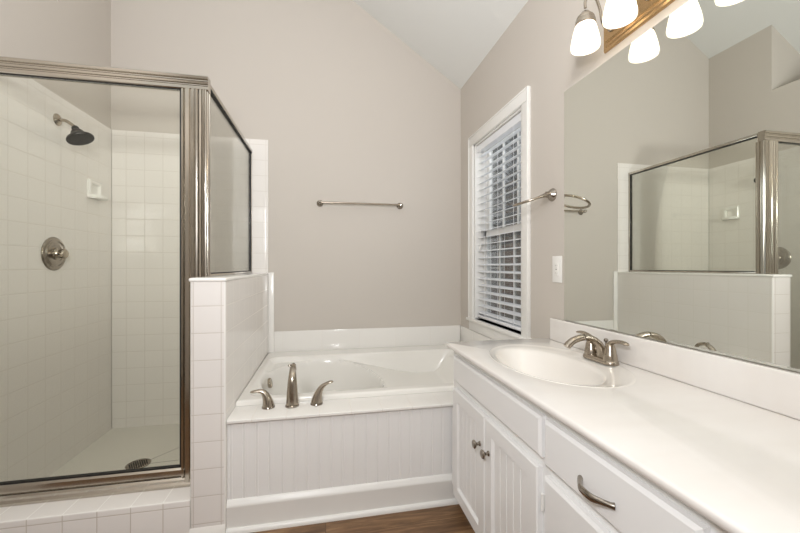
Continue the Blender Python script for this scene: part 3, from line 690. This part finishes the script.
for y in (B0+.13, (B0+B1)/2, B1-.13):
    bm = BM()
    for dx in (-.0255, .0255): tube(bm, [(BX+dx, y, WZ1-.06, .0012), (BX+dx, y, WZ0+.03, .0012)], (0, 1, 0), 6, 0)
    for zz in zs_: tube(bm, [(BX-.025, y, zz-.004, .0008), (BX+.025, y, zz-.001, .0008)], (0, 1, 0), 5, 0)
    obj('ladder_cord', bm, m_blind, bl_)
bm = BM()
for dy in (0, .012): tube(bm, [(BX-.031, B1-.06-dy, WZ1-.05, .0013), (BX-.031, B1-.06-dy, 1.36+dy, .0013)], (0, 1, 0), 6, 0); lathe(bm, [(.0015, .03), (.004, .024), (.006, 0), (0, -.002)], (BX-.031, B1-.06-dy, 1.33+dy), (0, 0, 1), 10)
obj('pull_cord', bm, m_plast, bl_)

# ------------------------------------------------------------------ outside the window
m_ground = mat('lawn_ground', srgb(112, 108, 84), .9); vary(m_ground, srgb(88, 92, 64), srgb(140, 128, 104), 1.5)
bm = BM(); box(bm, 1.5, 40, -6, 45, -.65, -.5); struct('ground', bm, m_ground, smooth=0)
m_brick = mat('red_brown_brick', srgb(132, 96, 80), .85)
def brick_nodes():
    m = m_brick; b = m.node_tree.nodes['Principled BSDF']; tc = nd(m, 'ShaderNodeTexCoord'); mp = nd(m, 'ShaderNodeMapping')
    mp.inputs['Rotation'].default_value = (PI/2, 0, 0)
    g = nd(m, 'ShaderNodeNewGeometry'); sx = nd(m, 'ShaderNodeSeparateXYZ'); lk(m, g.outputs['Position'], sx.inputs[0]); cb = nd(m, 'ShaderNodeCombineXYZ')
    lk(m, math_n(m, 'ADD', sx.outputs[0], sx.outputs[1]), cb.inputs[0]); lk(m, sx.outputs[2], cb.inputs[1])
    br = nd(m, 'ShaderNodeTexBrick'); br.inputs['Scale'].default_value = 1; br.inputs['Brick Width'].default_value = .22; br.inputs['Row Height'].default_value = .075; br.inputs['Mortar Size'].default_value = .008
    br.inputs['Color1'].default_value = srgb(142, 98, 82); br.inputs['Color2'].default_value = srgb(112, 80, 68); br.inputs['Mortar'].default_value = srgb(170, 160, 150)
    lk(m, cb.outputs[0], br.inputs['Vector']); lk(m, br.outputs['Color'], b.inputs['Base Color'])
brick_nodes()
m_roof = mat('grey_shingle', srgb(110, 108, 106), .9); m_pane = mat('dark_window_pane', srgb(60, 66, 72), .08)
hs = thing('brick_house', 'brick neighbouring house with grey roof seen through the blind', 'house', (7.0, 13.0, -.5))
bm = BM(); box(bm, 4.6, 11.5, 12, 18, -.5, 2.5); obj('wall', bm, m_brick, hs, smooth=0)
bm = BM(); prism(bm, [(11.6, 2.45), (18.4, 2.45), (15, 5.0)], 'x', 4.3, 11.8); obj('roof', bm, m_roof, hs, smooth=0)
for x in (5.2, 7.2, 9.2):
    bm = BM(); box(bm, x, x+1.0, 11.93, 12.01, .45, 1.85); wf = obj('window', bm, m_trim, hs, smooth=0)
    bm = BM()
    for i in range(2):
        for j in range(2): box(bm, x+.07+i*.45, x+.48+i*.45, 11.915, 11.94, .52+j*.66, 1.12+j*.66)
    obj('pane', bm, m_pane, wf, smooth=0)
m_bark = mat('grey_bark', srgb(96, 86, 76), .9); m_leaf = mat('winter_leaves', srgb(118, 122, 104), .8); vary(m_leaf, srgb(78, 84, 66), srgb(136, 132, 118), 1.2)
def tree(x, y, h, cr, nl, label):
    t = thing('yard_tree', label, 'tree', (x, y, -.5), 'trees outside the window')
    bm = BM(); tube(bm, [(x, y, -.5, .11), (x+.05, y, h*.35, .09), (x-.04, y+.05, h*.7, .06), (x, y, h, .02)], (0, 1, 0), 10)
    br_ = []
    for i in range(34):
        a = random.uniform(0, 2*PI); z0 = random.uniform(.25, .9)*h; L = random.uniform(.5, 1)*cr
        e = (x+L*math.cos(a), y+L*math.sin(a), z0+L*random.uniform(.3, .9)); br_.append((z0, e))
        tube(bm, [(x, y, z0, .03), ((x+e[0])/2+.05, (y+e[1])/2, (z0+e[2])/2+.1, .02), (*e, .005)], (0, 0, 1), 6, 3)
    obj('trunk', bm, m_bark, t)
    bm = BM()
    for i in range(nl):
        z0, e = random.choice(br_); k = random.uniform(.4, 1.1)
        c = Vector((x, y, z0)).lerp(Vector(e), k)+Vector([random.gauss(0, .13) for _ in range(3)])
        u = Vector([random.gauss(0, 1) for _ in range(3)]).normalized()*random.uniform(.03, .07); v = u.orthogonal().normalized()*u.length*.6
        bm.faces.new([bm.verts.new(c+q) for q in (u, v, -u, -v)])
    obj('foliage', bm, m_leaf, t, smooth=0)
tree(2.7, 6.6, 4.6, 1.7, 2600, 'slender leafy tree just outside the window behind the blind')
tree(5.3, 9.5, 6.0, 2.2, 3200, 'taller leafy tree farther out in front of the brick house')
tree(1.8, 14.5, 7.5, 1.6, 4200, 'tallest leafy tree behind the others, left of the brick house')
